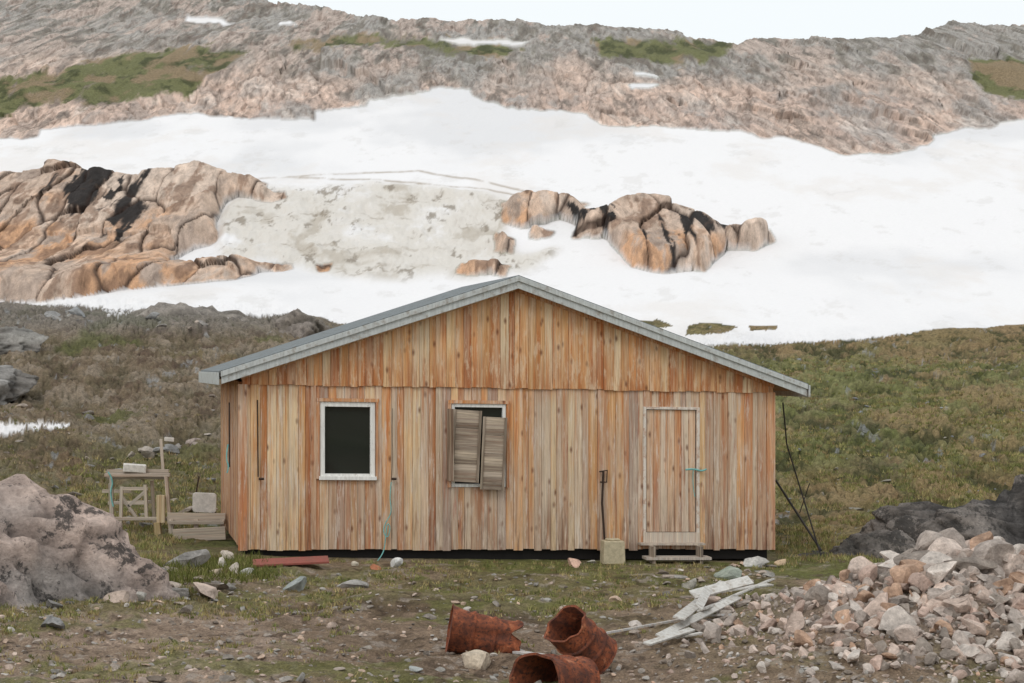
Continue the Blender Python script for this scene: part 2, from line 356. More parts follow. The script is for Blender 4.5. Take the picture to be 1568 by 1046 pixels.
def gpos(px,py):
    px=np.atleast_1d(np.asarray(px,float)); py=np.atleast_1d(np.asarray(py,float)); Y=Y_of_py(py)
    for _ in range(7):
        z=H((px-CX)/F*Y,Y); err=py_of(Y,z)-py
        Y=np.where(py>560,np.clip(Y*(1+.6*err/np.maximum(60,py-HY)),15,75),Y)
    x=(px-CX)/F*Y; return x,Y,H(x,Y)
def gw_pos(px,py):
    a,b,c=gpos(px,py); return float(a[0]),float(b[0]),float(c[0])
items=[]
def scat(poly,n,smin,smax,p=2.2,flat=.6,cols=pal,sink=.25):
    pp=poly_pts(poly,n); X,Yv,Zv=gpos(pp[:,0],pp[:,1])
    for x,Y,z in zip(X,Yv,Zv):
        if 29.5<Y<37.5 and -5.3<x<4.6: 
            if not(Y<30+.2*(x+4)-.3): continue
        s=smin+(smax-smin)*rng.random()**p
        items.append(((x,Y,z+s*flat*(.5-sink)),s,cols[rng.integers(len(cols))]*rng.uniform(.75,1.1),flat))
scat([(-150,880),(1700,880),(1700,1060),(-150,1060)],3600,.008,.06,3)
scat([(-150,900),(1000,900),(1000,1060),(-150,1060)],130,.04,.12,2)
scat([(150,900),(360,895),(350,925),(170,930)],22,.06,.2,1.5,.5)
scat([(1000,870),(1200,862),(1150,930),(1000,930)],60,.04,.16,2,.4)
scat([(-150,500),(330,500),(330,830),(-150,830)],300,.03,.24,4,.55,[L(150,140,130),L(168,154,142),L(136,132,128)])
scat([(50,520),(300,510),(340,700),(150,700)],34,.1,.32,1.5,.55,[L(156,150,144),L(176,162,150),L(146,144,142)])
scat([(1190,540),(1700,530),(1700,830),(1190,800)],190,.02,.15,4,.45,[L(150,150,150),L(140,142,144),L(156,150,138)])
rocks('scattered_stones',items,smat)
items=[]
for a in [(340,868,.2,L(206,196,186)),(358,880,.2,L(190,178,166)),(330,880,.13,L(210,190,170)),(375,880,.13,L(200,196,190)),(350,858,.16,L(214,200,186)),(545,866,.09,L(200,190,172)),(608,869,.17,L(206,204,200)),(880,868,.17,L(216,178,158)),(1160,868,.2,L(190,186,180)),(1197,866,.2,L(206,180,150)),(575,872,.1,L(180,120,90)),(735,1018,.24,L(196,180,160)),(720,1000,.12,L(190,170,150)),(310,915,.26,L(196,176,162)),(455,905,.22,L(150,154,150)),(540,900,.2,L(165,160,155)),(972,962,.12,L(190,180,172)),(640,1030,.12,L(160,162,160)),(905,862,.1,L(200,196,186)),(1120,885,.25,L(150,156,144)),(1050,900,.2,L(176,170,160)),(230,670,.3,L(170,160,150)),(85,555,.38,L(150,146,142)),(120,548,.4,L(150,150,150)),(110,545,.3,L(170,166,160)),(300,640,.3,L(176,160,150)),(285,600,.3,L(150,145,140))]:
    x,Y,z=gw_pos(a[0],a[1]); items.append(((x,Y,z+a[2]*.22),a[2],np.array(a[3]),.75))
rocks('stones_by_cabin',items,smat)
items=[]
rp=[L(206,184,170),L(198,172,158),L(186,172,162),L(206,188,176),L(174,160,150),L(196,162,138),L(158,146,136),L(214,202,192)]
def rub(x,Y,s,fl=.9): items.append(((x,Y,float(H(x,Y))+s*.3),s,rp[rng.integers(8)]*rng.uniform(.75,1.05),fl))
for i in range(8600):
    if i%2==0:
        a=rng.normal(size=2); x=5.4+a[0]*1.75; Y=23.2+a[1]*1.5
    else: x=rng.uniform(1.3,9.5); Y=rng.uniform(18.0,25)
    d=math.exp(-((x-5.5)/2.6)**2-((Y-22.8)/3.4)**2)
    if rng.random()>d*1.5+.08 or x<1.3+.25*max(0,Y-20): continue
    s=.018+.14*rng.random()**3.8*(.5+.6*d); rub(x,Y,s)
for i in range(150):
    a=rng.normal(size=2); x=4.6+a[0]*1.3; Y=22.6+a[1]*1.3
    if x<2.2: continue
    rub(x,Y,rng.uniform(.08,.2))
for i in range(34):
    x=4.9+rng.normal()*.9; Y=23.4+rng.normal()*.6; rub(x,Y,rng.uniform(.18,.33),.85)
rocks('rubble_pile',items,smat)
def outcrop(name,cx,cy,cz,sx,sy,sz,seed,c1,c2,lich,sub=5,rotz=0,dr=(.45,.85),tilt=0,na=.3):
    P,Fc=rockvar(seed,sub,16,0.0,dr)
    R=Matrix.Rotation(rotz,3,'Z')@Matrix.Rotation(tilt,3,'Y'); P=P*np.array([sx,sy,sz]); out=np.zeros_like(P); cs=np.zeros_like(P)
    for i,p in enumerate(P):
        v=Vector(p); 
        n=mn.fractal(v*.9+Vector((seed,3,1)),.7,2.1,7); r2=mn.ridged_multi_fractal(v*.8+Vector((seed,9,1)),.9,2.1,5,1.0,2.0); vd=mn.voronoi(Vector((v.x*1.1,v.y*.8,v.z*2.2+v.x*.6))+Vector((seed,0,0)))[0]; cr=vd[1]-vd[0]
        dr_=v.normalized(); o_=v+dr_*(na*n+.1*(r2-1)-.14*math.exp(-(cr/.06)**2)+.22*(vd[0]-.4))
        o_=R@o_; out[i]=o_[:]; m=min(1,max(0,.5+n*1.3)); cs[i]=np.array(c1)*m+np.array(c2)*(1-m); cs[i]*=1-.6*math.exp(-(cr/.05)**2)
    out+=np.array([cx,cy,cz])
    return tri_mesh(name,out,Fc,cs,lich,True)
om1=stone_mat('boulder_lichen_mat',sc=2.2,contrast=(.5,1.35),lich=(.52,.85,L4(56,54,53)),bd=.14)
om3=stone_mat('far_rock_mat',sc=2.,contrast=(.6,1.3),lich=(.54,.6,L4(90,84,78)),bd=.1)
om2=stone_mat('dark_rock_mat',sc=2.5,contrast=(.5,1.5),lich=(.5,.8,L4(58,56,54)),bd=.14)
outcrop('rock_outcrop',-7.5,24.4,-.8,4.0,2.1,2.3,21,L(196,174,162),L(146,138,133),om1,6,0,(.7,.95),.14,.36)
outcrop('rock_outcrop',8.6,33.6,-.7,3.4,1.3,1.35,22,L(128,120,114),L(90,86,84),om2,6)
outcrop('rock_outcrop',5.6,33.0,-.6,1.3,.7,.5,23,L(126,118,112),L(90,86,82),om2)
hz=lambda x,y: float(H(x,y))
outcrop('rock_outcrop',-13.9,52,hz(-13.9,52)+.05,1.9,1.3,1.0,24,L(156,152,148),L(124,118,112),om3)
outcrop('rock_outcrop',-15.8,60,hz(-15.8,60),2.6,1.3,1.1,28,L(150,146,140),L(124,118,112),om3)
outcrop('rock_outcrop',-11.5,73,2.1,3.8,2.2,1.8,25,L(150,142,134),L(120,114,104),om3)
outcrop('rock_outcrop',-7.2,73,2.6,1.7,1.5,1.2,26,L(150,140,132),L(120,112,102),om3)
outcrop('rock_outcrop',10.5,40,-.5,1.6,1,.6,27,L(130,124,114),L(100,92,84),om2)
# ---------- grass ----------
GV=[];GC=[]
def tufts(poly,n,h,gcols,thr=-.2,nb=12):
    pp=poly_pts(poly,n); x,Y,z=gpos(pp[:,0],pp[:,1])
    m=fbm(x*.8,Y*.7,201,3)>=thr
    m&=~((Y<30.0+.21*(x+4)+6)&(Y>29.6+.21*(x+4))&(x>-5.2)&(x<4.3))
    x,Y,z=x[m],Y[m],z[m]; n=len(x); c=np.array(gcols)[rng.integers(len(gcols),size=n)]
    x,Y,z=[np.repeat(a,nb) for a in (x,Y,z)]; c=np.repeat(c,nb,0); N=len(x)
    bx=rng.normal(size=N)*h*.6; by=rng.normal(size=N)*h*.6; hh=h*rng.uniform(.4,1.1,N); lx=rng.normal(size=N)*hh*.45; ly=rng.normal(size=N)*hh*.45; w=.006+Y*.00012
    an=rng.uniform(0,3.14,N); ux=np.cos(an)*w; uy=np.sin(an)*w*.3
    GV.append(np.stack([np.stack([x+bx-ux,Y+by-uy,z-.01],1),np.stack([x+bx+ux,Y+by+uy,z-.01],1),np.stack([x+bx+lx,Y+by+ly,z+hh],1)],1).reshape(-1,3))
    GC.append(np.repeat(c*rng.uniform(.6,1.35,N)[:,None],3,0))
gc=[L(126,126,74),L(148,144,92),L(106,110,62),L(166,150,104),L(140,122,86)]
tufts([(-100,850),(1250,855),(1100,945),(-100,950)],2600,.055,gc,-.05)
tufts([(-100,940),(1000,940),(1000,1055),(-100,1055)],700,.045,gc,.2)
tufts([(100,700),(400,700),(400,880),(230,880),(100,800)],1500,.09,gc,-.6)
tufts([(1180,540),(1700,530),(1700,860),(1180,870)],9000,.08,gc,-.2)
tufts([(-100,560),(330,560),(330,720),(-100,760)],2500,.06,[L(136,124,90),L(116,114,74),L(156,138,108)],0)
tufts([(230,870),(400,850),(420,890),(250,900)],200,.14,[L(112,112,60),L(96,102,50)],-2)
GVa=np.concatenate(GV); gt=NT('grass_mat'); gm=gt.fin(gt.attr('Col'),.8,.2)
tri_mesh('grass',GVa,np.arange(len(GVa)).reshape(-1,3),np.concatenate(GC),gm)
# ---------- house ----------
A=math.radians(12); c_,s_=math.cos(A),math.sin(A); SH=.022
def hw(u,v,z): return (-3.98+u*c_-v*s_,30+u*s_+v*c_,z-SH*u)
def FW(px,py,v=0):
    a=(px-CX)/F; u=(a*(30+v*c_)+3.98+v*s_)/(c_-a*s_); Y=30+u*s_+v*c_; return u,ZC+(HY-py)/F*Y+SH*u
def empty(name,loc=(0,0,0)):
    e=bpy.data.objects.new(name,None); e.location=loc; scene.collection.objects.link(e); return e
cabin=empty('wooden_cabin')
class Part:
    def __init__(s,name,mat,parent=None,bev=0): s.v=[];s.f=[];s.c=[];s.uv=[];s.name=name;s.mat=mat;s.par=parent;s.bev=bev
    def hexa(s,P,col=(.5,.5,.5),uvo=None):
        n=len(s.v); s.v+=list(P); s.f+=[tuple(n+i for i in q) for q in ((0,3,2,1),(4,5,6,7),(0,1,5,4),(1,2,6,5),(2,3,7,6),(3,0,4,7))]
        s.c+=[tuple(col)]*8
        s.uv+=list(uvo if uvo is not None else P)
    def hbox(s,u0,u1,v0,v1,z0,z1,col=(.5,.5,.5),off=None,z1b=None,z0b=None,sag=0):
        if z1b is None: z1b=z1
        if z0b is None: z0b=z0
        g=-sag*v0; h=-sag*v1
        loc=[(u0,v0,z0+g),(u1,v0,z0b+g),(u1,v1,z0b+h),(u0,v1,z0+h),(u0,v0,z1+g),(u1,v0,z1b+g),(u1,v1,z1b+h),(u0,v1,z1+h)]
        o=off if off is not None else 0
        s.hexa([hw(*p) for p in loc],col,[(p[0]+p[1]+o*3.7,p[1],p[2]+o*5.3) for p in loc])
    def obox(s,ctr,size,rot,col=(.5,.5,.5),house=True,off=0,grain=0):
        R=Euler(rot).to_matrix(); P=[];U=[]
        for (i,j,k_) in ((-1,-1,-1),(1,-1,-1),(1,1,-1),(-1,1,-1),(-1,-1,1),(1,-1,1),(1,1,1),(-1,1,1)):
            l=Vector((i*size[0]/2,j*size[1]/2,k_*size[2]/2)); p=R@l+Vector(ctr); P.append(hw(*p) if house else tuple(p))
            U.append((l.x+l.y+off*3.1,l.y,l.z+off*2.3) if grain==0 else (l.z+l.y+off*3.1,l.y,l.x+off*2.3))
        s.hexa(P,col,U)
    def build(s):
        me=bpy.data.meshes.new(s.name); me.from_pydata(s.v,[],s.f); me.validate(); me.update()
        at=me.attributes.new('Col','FLOAT_COLOR','POINT'); at.data.foreach_set('color',np.concatenate([np.array(s.c),np.ones((len(s.c),1))],1).astype(np.float32).ravel())
        at=me.attributes.new('pl','FLOAT_VECTOR','POINT'); at.data.foreach_set('vector',np.array(s.uv,np.float32).ravel())
        me.materials.append(s.mat); ob=bpy.data.objects.new(s.name,me); scene.collection.objects.link(ob)
        if s.par: ob.parent=s.par
        if s.bev:
            b=ob.modifiers.new('b','BEVEL'); b.width=s.bev; b.segments=2; b.limit_method='ANGLE'
        return ob
def wood(name,streak=.75,grey=.5,knots=True,dark=.5,bstr=.4,weather=0.,gable=False):
    t=NT(name); col=t.attr('Col'); p=t.attr('pl','Vector'); o=t.obj()
    g1=t.noise(t.map(p,(24,24,.7)),1,7,.65,.4); g2=t.noise(t.map(p,(110,110,2.5)),1,5,.7); g3=t.noise(t.map(p,(7,7,.7)),1,5,.6,.3)
    c=t.mix(t.mul(t.mr(g3,.45,.64),grey),col,L4(198,182,166))
    c=t.mix(t.mul(t.mr(g1,.5,.68),streak),c,t.mix(1.0,c,L4(222,156,102),'MULTIPLY'))
    c=t.mix(t.mul(t.mr(g1,.5,.32),.5),c,L4(236,214,184))
    g4=t.noise(t.map(p,(22,22,.5),(7,3,1)),1,6,.7,.2)
    c=t.mix(t.mul(t.mr(g4,.58,.69),dark),c,L4(118,72,46))
    sp=t.n('ShaderNodeSeparateXYZ'); t.l(o,sp.inputs[0])
    if weather>0:
        wn=t.noise(t.map(o,(2.2,2.2,.5)),1,6,.65)
        wz_=t.mul(t.mr(sp.outputs[2],2.2,0.0),t.mr(wn,.35,.6)); c=t.mix(t.mul(wz_,weather),c,t.mix(.55,c,L4(156,130,116)))
        wp=t.noise(t.map(o,(16,16,1.4),(3,1,2)),1,7,.74); c=t.mix(t.mul(t.mr(wp,.53,.62),.65),c,L4(222,208,192))
        rp2=t.noise(t.map(o,(11,11,1.1),(9,4,2)),1,7,.7); c=t.mix(t.mul(t.mr(rp2,.59,.68),.5),c,L4(160,84,68))
        dk=t.noise(t.map(o,(18,18,1.0),(1,7,5)),1,6,.7); dz=t.mr(sp.outputs[2],.9,.1,.0,1.); c=t.mix(t.mul(t.mul(t.mr(dk,.5,.6),dz),.6),c,L4(104,74,58))
        tz=t.mr(sp.outputs[2],2.1,2.5,0.,1.); c=t.mix(t.mul(t.mul(t.mr(dk,.44,.58),tz),.6),c,L4(180,108,60))
    if gable:
        dk=t.noise(t.map(o,(16,16,1.2),(1,7,5)),1,6,.7); tz=t.mr(sp.outputs[2],3.0,2.4,0.,1.); c=t.mix(t.mul(t.mul(t.mr(dk,.42,.56),tz),.7),c,L4(168,98,54))
        wp=t.noise(t.map(o,(12,12,2.4),(3,1,2)),1,7,.74); c=t.mix(t.mul(t.mr(wp,.52,.62),.6),c,L4(226,202,172))
    c=t.mix(1.0,c,t.mr(g2,.25,.75,.68,1.3),'MULTIPLY')
    if knots:
        v=t.n('ShaderNodeTexVoronoi',voronoi_dimensions='3D'); v.inputs['Scale'].default_value=1; t.l(t.map(p,(9.,1.0,4.2)),v.inputs['Vector'])
        sc=t.n('ShaderNodeSeparateColor'); t.l(v.outputs['Color'],sc.inputs[0])
        k_=t.mul(t.mr(v.outputs['Distance'],.28,.06),t.mr(sc.outputs[0],.5,.7)); c=t.mix(t.mul(k_,.8),c,L4(104,58,36))
    t.bump(t.mul(g1,t.mul(g2,.5),'ADD'),bstr,.006); return t.fin(c,.8,.25)
wm=wood('cabin_plank_wood',.75,.55,True,.5,.4,.7); gm2=wood('grey_wood',.35,.7,False,.25); wgab=wood('gable_plank_wood',.8,.35,True,.45,.4,0,True)
def paint(name,c,ch=(.52,.6),under=(150,120,96),amt=.7):
    t=NT(name); o=t.obj(); a=t.noise(o,9,8,.75); b=t.noise(t.map(o,(30,30,3)),1,5,.6)
    cc=t.mix(t.mul(t.mr(a,*ch),amt),L4(*c),L4(*under)); cc=t.mix(1.0,cc,t.mr(b,.3,.7,.82,1.14),'MULTIPLY'); t.bump(a,.3,.004); return t.fin(cc,.7,.3)
fasc=paint('fascia_paint',(192,195,193),(.52,.66),(146,134,120)); wht=paint('white_frame_paint',(232,230,225),(.58,.68),(160,145,125)); frm=paint('door_frame_paint',(218,208,196),(.5,.6),(186,144,116))
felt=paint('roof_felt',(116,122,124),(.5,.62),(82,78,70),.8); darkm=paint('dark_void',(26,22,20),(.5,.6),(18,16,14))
W=8.2; ZB=.03; ZL=2.49; RC_=4.1; RZ=4.13; SL=.34; DP=4.1; SAG=.022
def rz(u): return RZ-SL*abs(u-RC_)
w1a,w1t=FW(489,614); w1b,w1bt=FW(574,733)
w2a,w2t=FW(690,617); w2b,w2bt=FW(774,746)
d1a,dt=FW(984,622); d1b,db=FW(1070,820)
opens=[(w1a,w1b,w1bt,w1t),(w2a,w2b,w2bt,w2t),(d1a,d1b,db,dt)]
cols_o=[L(222,168,116),L(230,192,144),L(204,142,92),L(232,204,164),L(216,166,114),L(188,124,78)]
cols_g=[L(206,176,148),L(212,188,162),L(198,160,130),L(186,164,148),L(220,196,168),L(200,158,124)]
def pcol(u,low=False):
    g=np.interp(u,[0,1.5,2.5,4,6,7,8.2],[.1,.2,.45,.6,.55,.5,.4])+(.25 if low else 0)
    a=cols_g if rng.random()<g else cols_o
    return a[rng.integers(6)]*rng.uniform(.82,1.06)
fp=Part('front_wall_planks',wm,cabin)
us=[0.]
edges=sorted([x for o_ in opens for x in o_[:2]]+[W])
for ed in edges:
    span=ed-us[-1]; n=max(1,round(span/.115)); ws=rng.uniform(.7,1.3,n); ws=ws/ws.sum()*span
    for w in ws: us.append(us[-1]+w)
for i in range(len(us)-1):
    u0,u1=us[i]+.002,us[i+1]-.002; mid=(u0+u1)/2; pr=-.02-rng.uniform(0,.01)-(.01 if i%2 else 0)
    op=[o_ for o_ in opens if o_[0]-.01<mid<o_[1]+.01]
    if op:
        o_=op[0]
        if o_[2]>ZB+.05: fp.hbox(u0,u1,pr,0,ZB-rng.uniform(0,.02),o_[2],pcol(mid,True),i*1.7)
        fp.hbox(u0,u1,pr,0,o_[3],ZL-.01,pcol(mid),i*2.9)
    else: fp.hbox(u0,u1,pr,0,ZB-rng.uniform(0,.03),ZL-.01,pcol(mid),i*1.3)
fp.build()
gp=Part('gable_planks',wgab,cabin); u=0.0;i=0
while u<W-.02:
    w=min(rng.uniform(.1,.17),W-u); 
    for (a,b) in ([(u,u+w)] if not(u<RC_<u+w) else [(u,RC_),(RC_,u+w)]):
        if b-a<.02: continue
        pr=-.05-rng.uniform(0,.012)-(.008 if i%2 else 0)
        gp.hbox(a+.002,b-.002,pr,0,ZL-.02-rng.uniform(0,.025),rz(a)-.12,(cols_o[rng.choice([0,1,2,3,4,4,0,5])])*rng.uniform(.85,1.02),i*2.1,z1b=rz(b)-.12)
    u+=w;i+=1
gp.build()
bd=Part('wall_core',darkm,cabin)
def wall_seg(u0,u1,z0,z1): bd.hbox(u0,u1,.001,.1,z0,z1)
cut=[0]+[x for o_ in opens for x in o_[:2]]+[W]
for i in range(0,len(cut)-1):
    if i%2==0: wall_seg(cut[i],cut[i+1],ZB,ZL)
    else:
        o_=opens[i//2]; wall_seg(cut[i],cut[i+1],ZB,max(o_[2],ZB+.01)); wall_seg(cut[i],cut[i+1],o_[3],ZL)
bd.hbox(0,RC_,.001,.1,ZL,rz(0)-.13,z1b=rz(RC_)-.13); bd.hbox(RC_,W,.001,.1,ZL,rz(RC_)-.13,z1b=rz(W)-.13)
bd.hbox(0.02,.1,.1,DP-.1,ZB,ZL); bd.hbox(W-.1,W-.02,.1,DP-.1,ZB,ZL); bd.hbox(0,W,DP-.1,DP,ZB,ZL); bd.hbox(.1,W-.1,.1,DP-.1,ZB,ZB+.05)
bd.hbox(0,RC_,DP-.1,DP,ZL,rz(0)-.2,z1b=rz(RC_)-.2); bd.hbox(RC_,W,DP-.1,DP,ZL,rz(RC_)-.2,z1b=rz(W)-.2)
bd.build()
sd=Part('side_wall_planks',wm,cabin); v=0;i=0
while v<DP-.01:
    w=min(rng.uniform(.11,.17),DP-v)
    for side in (0,1):
        e0=-.02-rng.uniform(0,.012); cc=cols_o[rng.choice([0,2,4,5])]*.85
        if side==0: sd.hbox(e0,.02,v+.003,v+w-.003,ZB,ZL,cc,i*1.9)
        else: sd.hbox(W-.02,W-e0,v+.003,v+w-.003,ZB,ZL,cc,i*1.9)
    v+=w;i+=1
for j in range(60):
    a=j*W/60; sd.hbox(a+.003,a+W/60-.003,DP+.001,DP+.02,ZB,min(rz(a),rz(a+W/60))-.2,cols_o[j%6],j)
sd.build()
cb_=Part('corner_boards',wm,cabin)
cb_.hbox(-.06,.075,-.062,-.034,ZB-.02,ZL-.03,L(196,128,80),3); cb_.hbox(W-.09,W+.04,-.062,-.034,ZB-.02,ZL-.03,L(210,158,116),5)
a,_=FW(478,700); cb_.hbox(a-.02,a+.05,-.055,-.034,ZB,ZL-.03,L(200,158,122),7)
a,_=FW(394,700); cb_.hbox(a-.02,a+.03,-.05,-.034,ZB,ZL-.03,L(216,174,124),8)
cb_.build()
OH=.32; UL,UR=-.32,8.66
rf=Part('roof_deck',felt,cabin)
def slab(P,u0,u1,v0,v1,t0,t1,col=(.5,.5,.5)):
    P.hbox(u0,u1,v0,v1,rz(u0)+t0,rz(u0)+t1,col,0,z1b=rz(u1)+t1,z0b=rz(u1)+t0,sag=SAG)
slab(rf,UL-.03,RC_,-OH-.02,DP+.2,0,.03); slab(rf,RC_,UR+.02,-OH-.02,DP+.2,0,.03)
rf.build()
sf=Part('roof_soffit',wood('soffit_wood',.6,.4,False,.4),cabin); slab(sf,UL,RC_,-OH+.03,DP+.18,-.1,-.001,L(150,120,92)); slab(sf,RC_,UR,-OH+.03,DP+.18,-.1,-.001,L(150,120,92)); sf.build()
fa=Part('rake_fascia_boards',fasc,cabin,.004)
slab(fa,UL,RC_,-OH,-OH+.028,-.17,-.002); slab(fa,RC_,UR,-OH,-OH+.028,-.17,-.002)
slab(fa,UL-.01,RC_,-OH-.03,-OH-.002,-.06,.018); slab(fa,RC_,UR+.01,-OH-.03,-OH-.002,-.06,.018)
fa.hbox(UL-.065,UL-.033,-OH-.03,DP+.18,rz(UL)-.18,rz(UL)+.0,sag=SAG); fa.hbox(UR+.023,UR+.05,-OH-.03,DP+.18,rz(UR)-.18,rz(UR)+.0,sag=SAG)
fa.build()
tr=Part('rake_trim',wgab,cabin); slab(tr,UL+.3,RC_,-.1,-.072,-.2,-.11,L(214,170,120)); slab(tr,RC_,UR-.45,-.1,-.072,-.2,-.11,L(200,140,90)); tr.build()
fd=Part('underfloor_shade_boards',darkm,cabin); fd.hbox(.05,W-.05,.06,.2,-.14,ZB-.004); fd.hbox(.1,W-.1,.4,.44,-.6,-.001)  # near-black sill and recessed skirt, colour stands in for crawl space shade
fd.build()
fps=Part('foundation_posts',gm2,cabin)
for px in (385,645,910,980,1175):
    a,_=FW(px,850); fps.hbox(a-.05,a+.05,.21,.33,-.5,-.0,L(84,72,62))
fps.build()
wf=Part('window_frame',wht,cabin,.003); gl_=Part('window_glass',None,cabin)
t=NT('window_glass_mat'); o=t.obj(); gn=t.noise(o,.8,2,.5); t.bump(gn,.25,.02); gl_.mat=t.fin(L4(38,42,38),.05,.5)
fwid=.07
u0,u1,z0,z1=w1a+.005,w1b-.005,w1bt+.005,w1t-.005
def frame(P,u0,u1,z0,z1,w,v0,v1):
    P.hbox(u0,u0+w,v0,v1,z0,z1); P.hbox(u1-w,u1,v0,v1,z0,z1); P.hbox(u0+w+.001,u1-w-.001,v0,v1,z1-w,z1); P.hbox(u0+w+.001,u1-w-.001,v0,v1,z0,z0+w)
frame(wf,u0,u1,z0,z1,fwid,-.05,.06); wf.hbox(u0-.02,u1+.02,-.085,-.052,z0-.02,z0+.035)
gl_.hbox(u0+fwid,u1-fwid,.02,.03,z0+fwid,z1-fwid)
u0,u1,z0,z1=w2a+.005,w2b-.005,w2bt+.005,w2t-.005
frame(wf,u0,u1,z0,z1,.05,-.05,.06); gl_.hbox(u0+.05,u1-.05,.02,.03,z0+.05,z1-.05)
wf.build(); gl_.build()
tr=Part('window_trim',wm,cabin)
for (a,b,zt,zb) in ((w1a,w1b,w1t,w1bt),(w2a,w2b,w2t,w2bt)):
    tr.hbox(a-.05,b+.05,-.075,-.052,zt,zt+.05,L(206,146,96),1); tr.hbox(a-.055,a-.003,-.072,-.045,zb,zt-.001,L(196,136,90),2); tr.hbox(b+.003,b+.04,-.072,-.045,zb,zt-.001,L(196,136,90),3)
tr.build()
sh=Part('window_shutters',gm2,cabin)
def leaf(pxa,pya,pxb,pyb,rot,vv,n=5):
    ua,za=FW(pxa,pya,vv); ub,zb=FW(pxb,pyb,vv); cu,cz=(ua+ub)/2,(za+zb)/2; w=ub-ua; h=za-zb
    R=Euler((0,rot,0)).to_matrix()
    for k_ in range(n):
        l=R@Vector((0,0,-h/2+(k_+.5)*h/n)); sh.obox((cu+l.x,vv+rng.uniform(-.003,.003),cz+l.z),(w-.01,.022,h/n-.004),(0,rot+rng.uniform(-.008,.008),0),L(140,125,110)*rng.uniform(.75,1.15),True,k_*1.3+rot,1)
    for sx in (-1,1):
        l=R@Vector((sx*(w/2-.02),0,0)); sh.obox((cu+l.x,vv-.022,cz+l.z),(.04,.018,h),(0,rot,0),L(126,114,100),True,sx)
leaf(692,627,735,738,.05,-.12,4); leaf(737,638,774,750,.045,-.14,4)
ua,za=FW(687,625); ub,zb=FW(687,735); sh.obox((ua,-.15,(za+zb)/2),(.03,.2,za-zb),(0,.0,.2),L(110,90,74))
sh.build()
dr=Part('door_planks',wm,cabin); a0,a1=d1a+.06,d1b-.06; n=7
for k_ in range(n):
    x0=a0+(a1-a0)*k_/n; x1=a0+(a1-a0)*(k_+1)/n; dr.hbox(x0+.002,x1-.002,-.012-rng.uniform(0,.01),.04,db+.06,dt-.05,[L(216,178,144),L(204,150,108),L(222,200,176)][k_%3],k_*3.3)
dr.build()
dj=Part('door_frame',frm,cabin,.003); dj.hbox(d1a,d1a+.045,-.055,.06,db,dt); dj.hbox(d1b-.045,d1b,-.055,.06,db,dt); dj.hbox(d1a+.046,d1b-.046,-.055,.06,dt-.04,dt); dj.build()
ds=Part('door_step',gm2,cabin)
ds.hbox(d1a+.0,d1b-.0,-.06,-.035,db-.1,db+.055,L(196,184,170),1); ds.hbox(d1a-.08,d1b+.05,-.2,-.036,db-.13,db-.1,L(170,160,150),2)
ds.hbox(d1a-.05,d1b+.08,-.42,-.15,db-.33,db-.29,L(176,168,160),3); ds.hbox(d1a+.05,d1a+.1,-.4,-.18,db-.5,db-.13,L(120,110,100),4); ds.hbox(d1b-.1,d1b-.05,-.4,-.18,db-.5,db-.13,L(120,110,100),4)
ds.build()
def tube(name,pts,r,mat,parent=None,bez=False):
    cu=bpy.data.curves.new(name,'CURVE'); cu.dimensions='3D'; sp=cu.splines.new('NURBS' if bez else 'POLY'); sp.points.add(len(pts)-1)
    for i,p in enumerate(pts): sp.points[i].co=(*p,1)
    if bez: sp.use_endpoint_u=True; sp.order_u=3
    cu.bevel_depth=r; cu.bevel_resolution=2; cu.materials.append(mat); ob=bpy.data.objects.new(name,cu); scene.collection.objects.link(ob)
    if parent: ob.parent=parent
    return ob
def simple(name,c,r=.7,metal=0,sp=.3,v=(.75,1.25),sc=15):
    t=NT(name); o=t.obj(); a=t.noise(o,sc,6,.7); cc=t.mix(1.0,L4(*c),t.mr(a,.3,.7,*v),'MULTIPLY'); t.bump(a,.3,.01); return t.fin(cc,r,sp,metal)
rope=simple('rope_mat',(120,180,176)); iron=simple('iron_mat',(66,52,44),.7,.3); wire=simple('wire_mat',(50,46,44))
def hp(px,py,v=-.09): 
    a,z=FW(px,py,v); return hw(a,v,z)
tube('rope',[hp(*p) for p in ((599,738),(596,760),(600,785),(590,800),(586,815),(594,825),(598,805),(592,800),(590,830),(586,850))]+[hp(575,862,-.3)],.008,rope,cabin,True)
tube('rope_upper',[hp(*p) for p in ((601,625),(600,660),(602,700),(599,738))],.004,iron,cabin,True)
tube('rope_side',[hp(*p) for p in ((349,680),(345,700),(351,716),(347,724))],.01,rope,cabin,True)
tube('side_iron_bar',[hp(351,616,-.05),hp(351,715,-.05)],.012,iron,cabin)
tube('door_rope',[hp(*p) for p in ((1050,719),(1062,717),(1075,722),(1082,718))],.014,rope,cabin,True)
tube('door_rope_tail',[hp(*p) for p in ((1062,718),(1060,740),(1064,760))],.007,rope,cabin,True)
tube('wall_bar',[hp(924,722),hp(922,770),hp(926,828)],.018,iron,cabin)
tube('wall_bar_latch',[hp(918,722),hp(930,720),hp(929,738),hp(919,738)],.012,iron,cabin)
tube('conduit',[hp(394,612),hp(395,730)],.01,iron,cabin)
for px in (400,603): 
    tube('hook',[hp(px-4,733),hp(px+4,733)],.018,iron,cabin)
gp_=empty('guy_wires')
tube('wire',[hw(8.35,-.1,2.3),( (1205-784)/F*32.5,32.5,ZC-(680-HY)/F*32.5),((1256-784)/F*32,32,-.25)],.012,wire,gp_)
tube('pole',[((1188-784)/F*33,33,ZC-(735-HY)/F*33),((1258-784)/F*32,32,-.22)],.018,wire,gp_)
tube('wire_cross',[((1225-784)/F*32.5,32.5,ZC-(785-HY)/F*32.5),((1240-784)/F*32.4,32.4,ZC-(740-HY)/F*32.4)],.008,wire,gp_)
ca_=Part('sand_coloured_container',simple('container_mat',(186,173,145),.8),None,.02); a,z=FW(938,868,-.25); b,_=FW(921,868,-.25); w=(a-b)*2
p=[];ctr=a
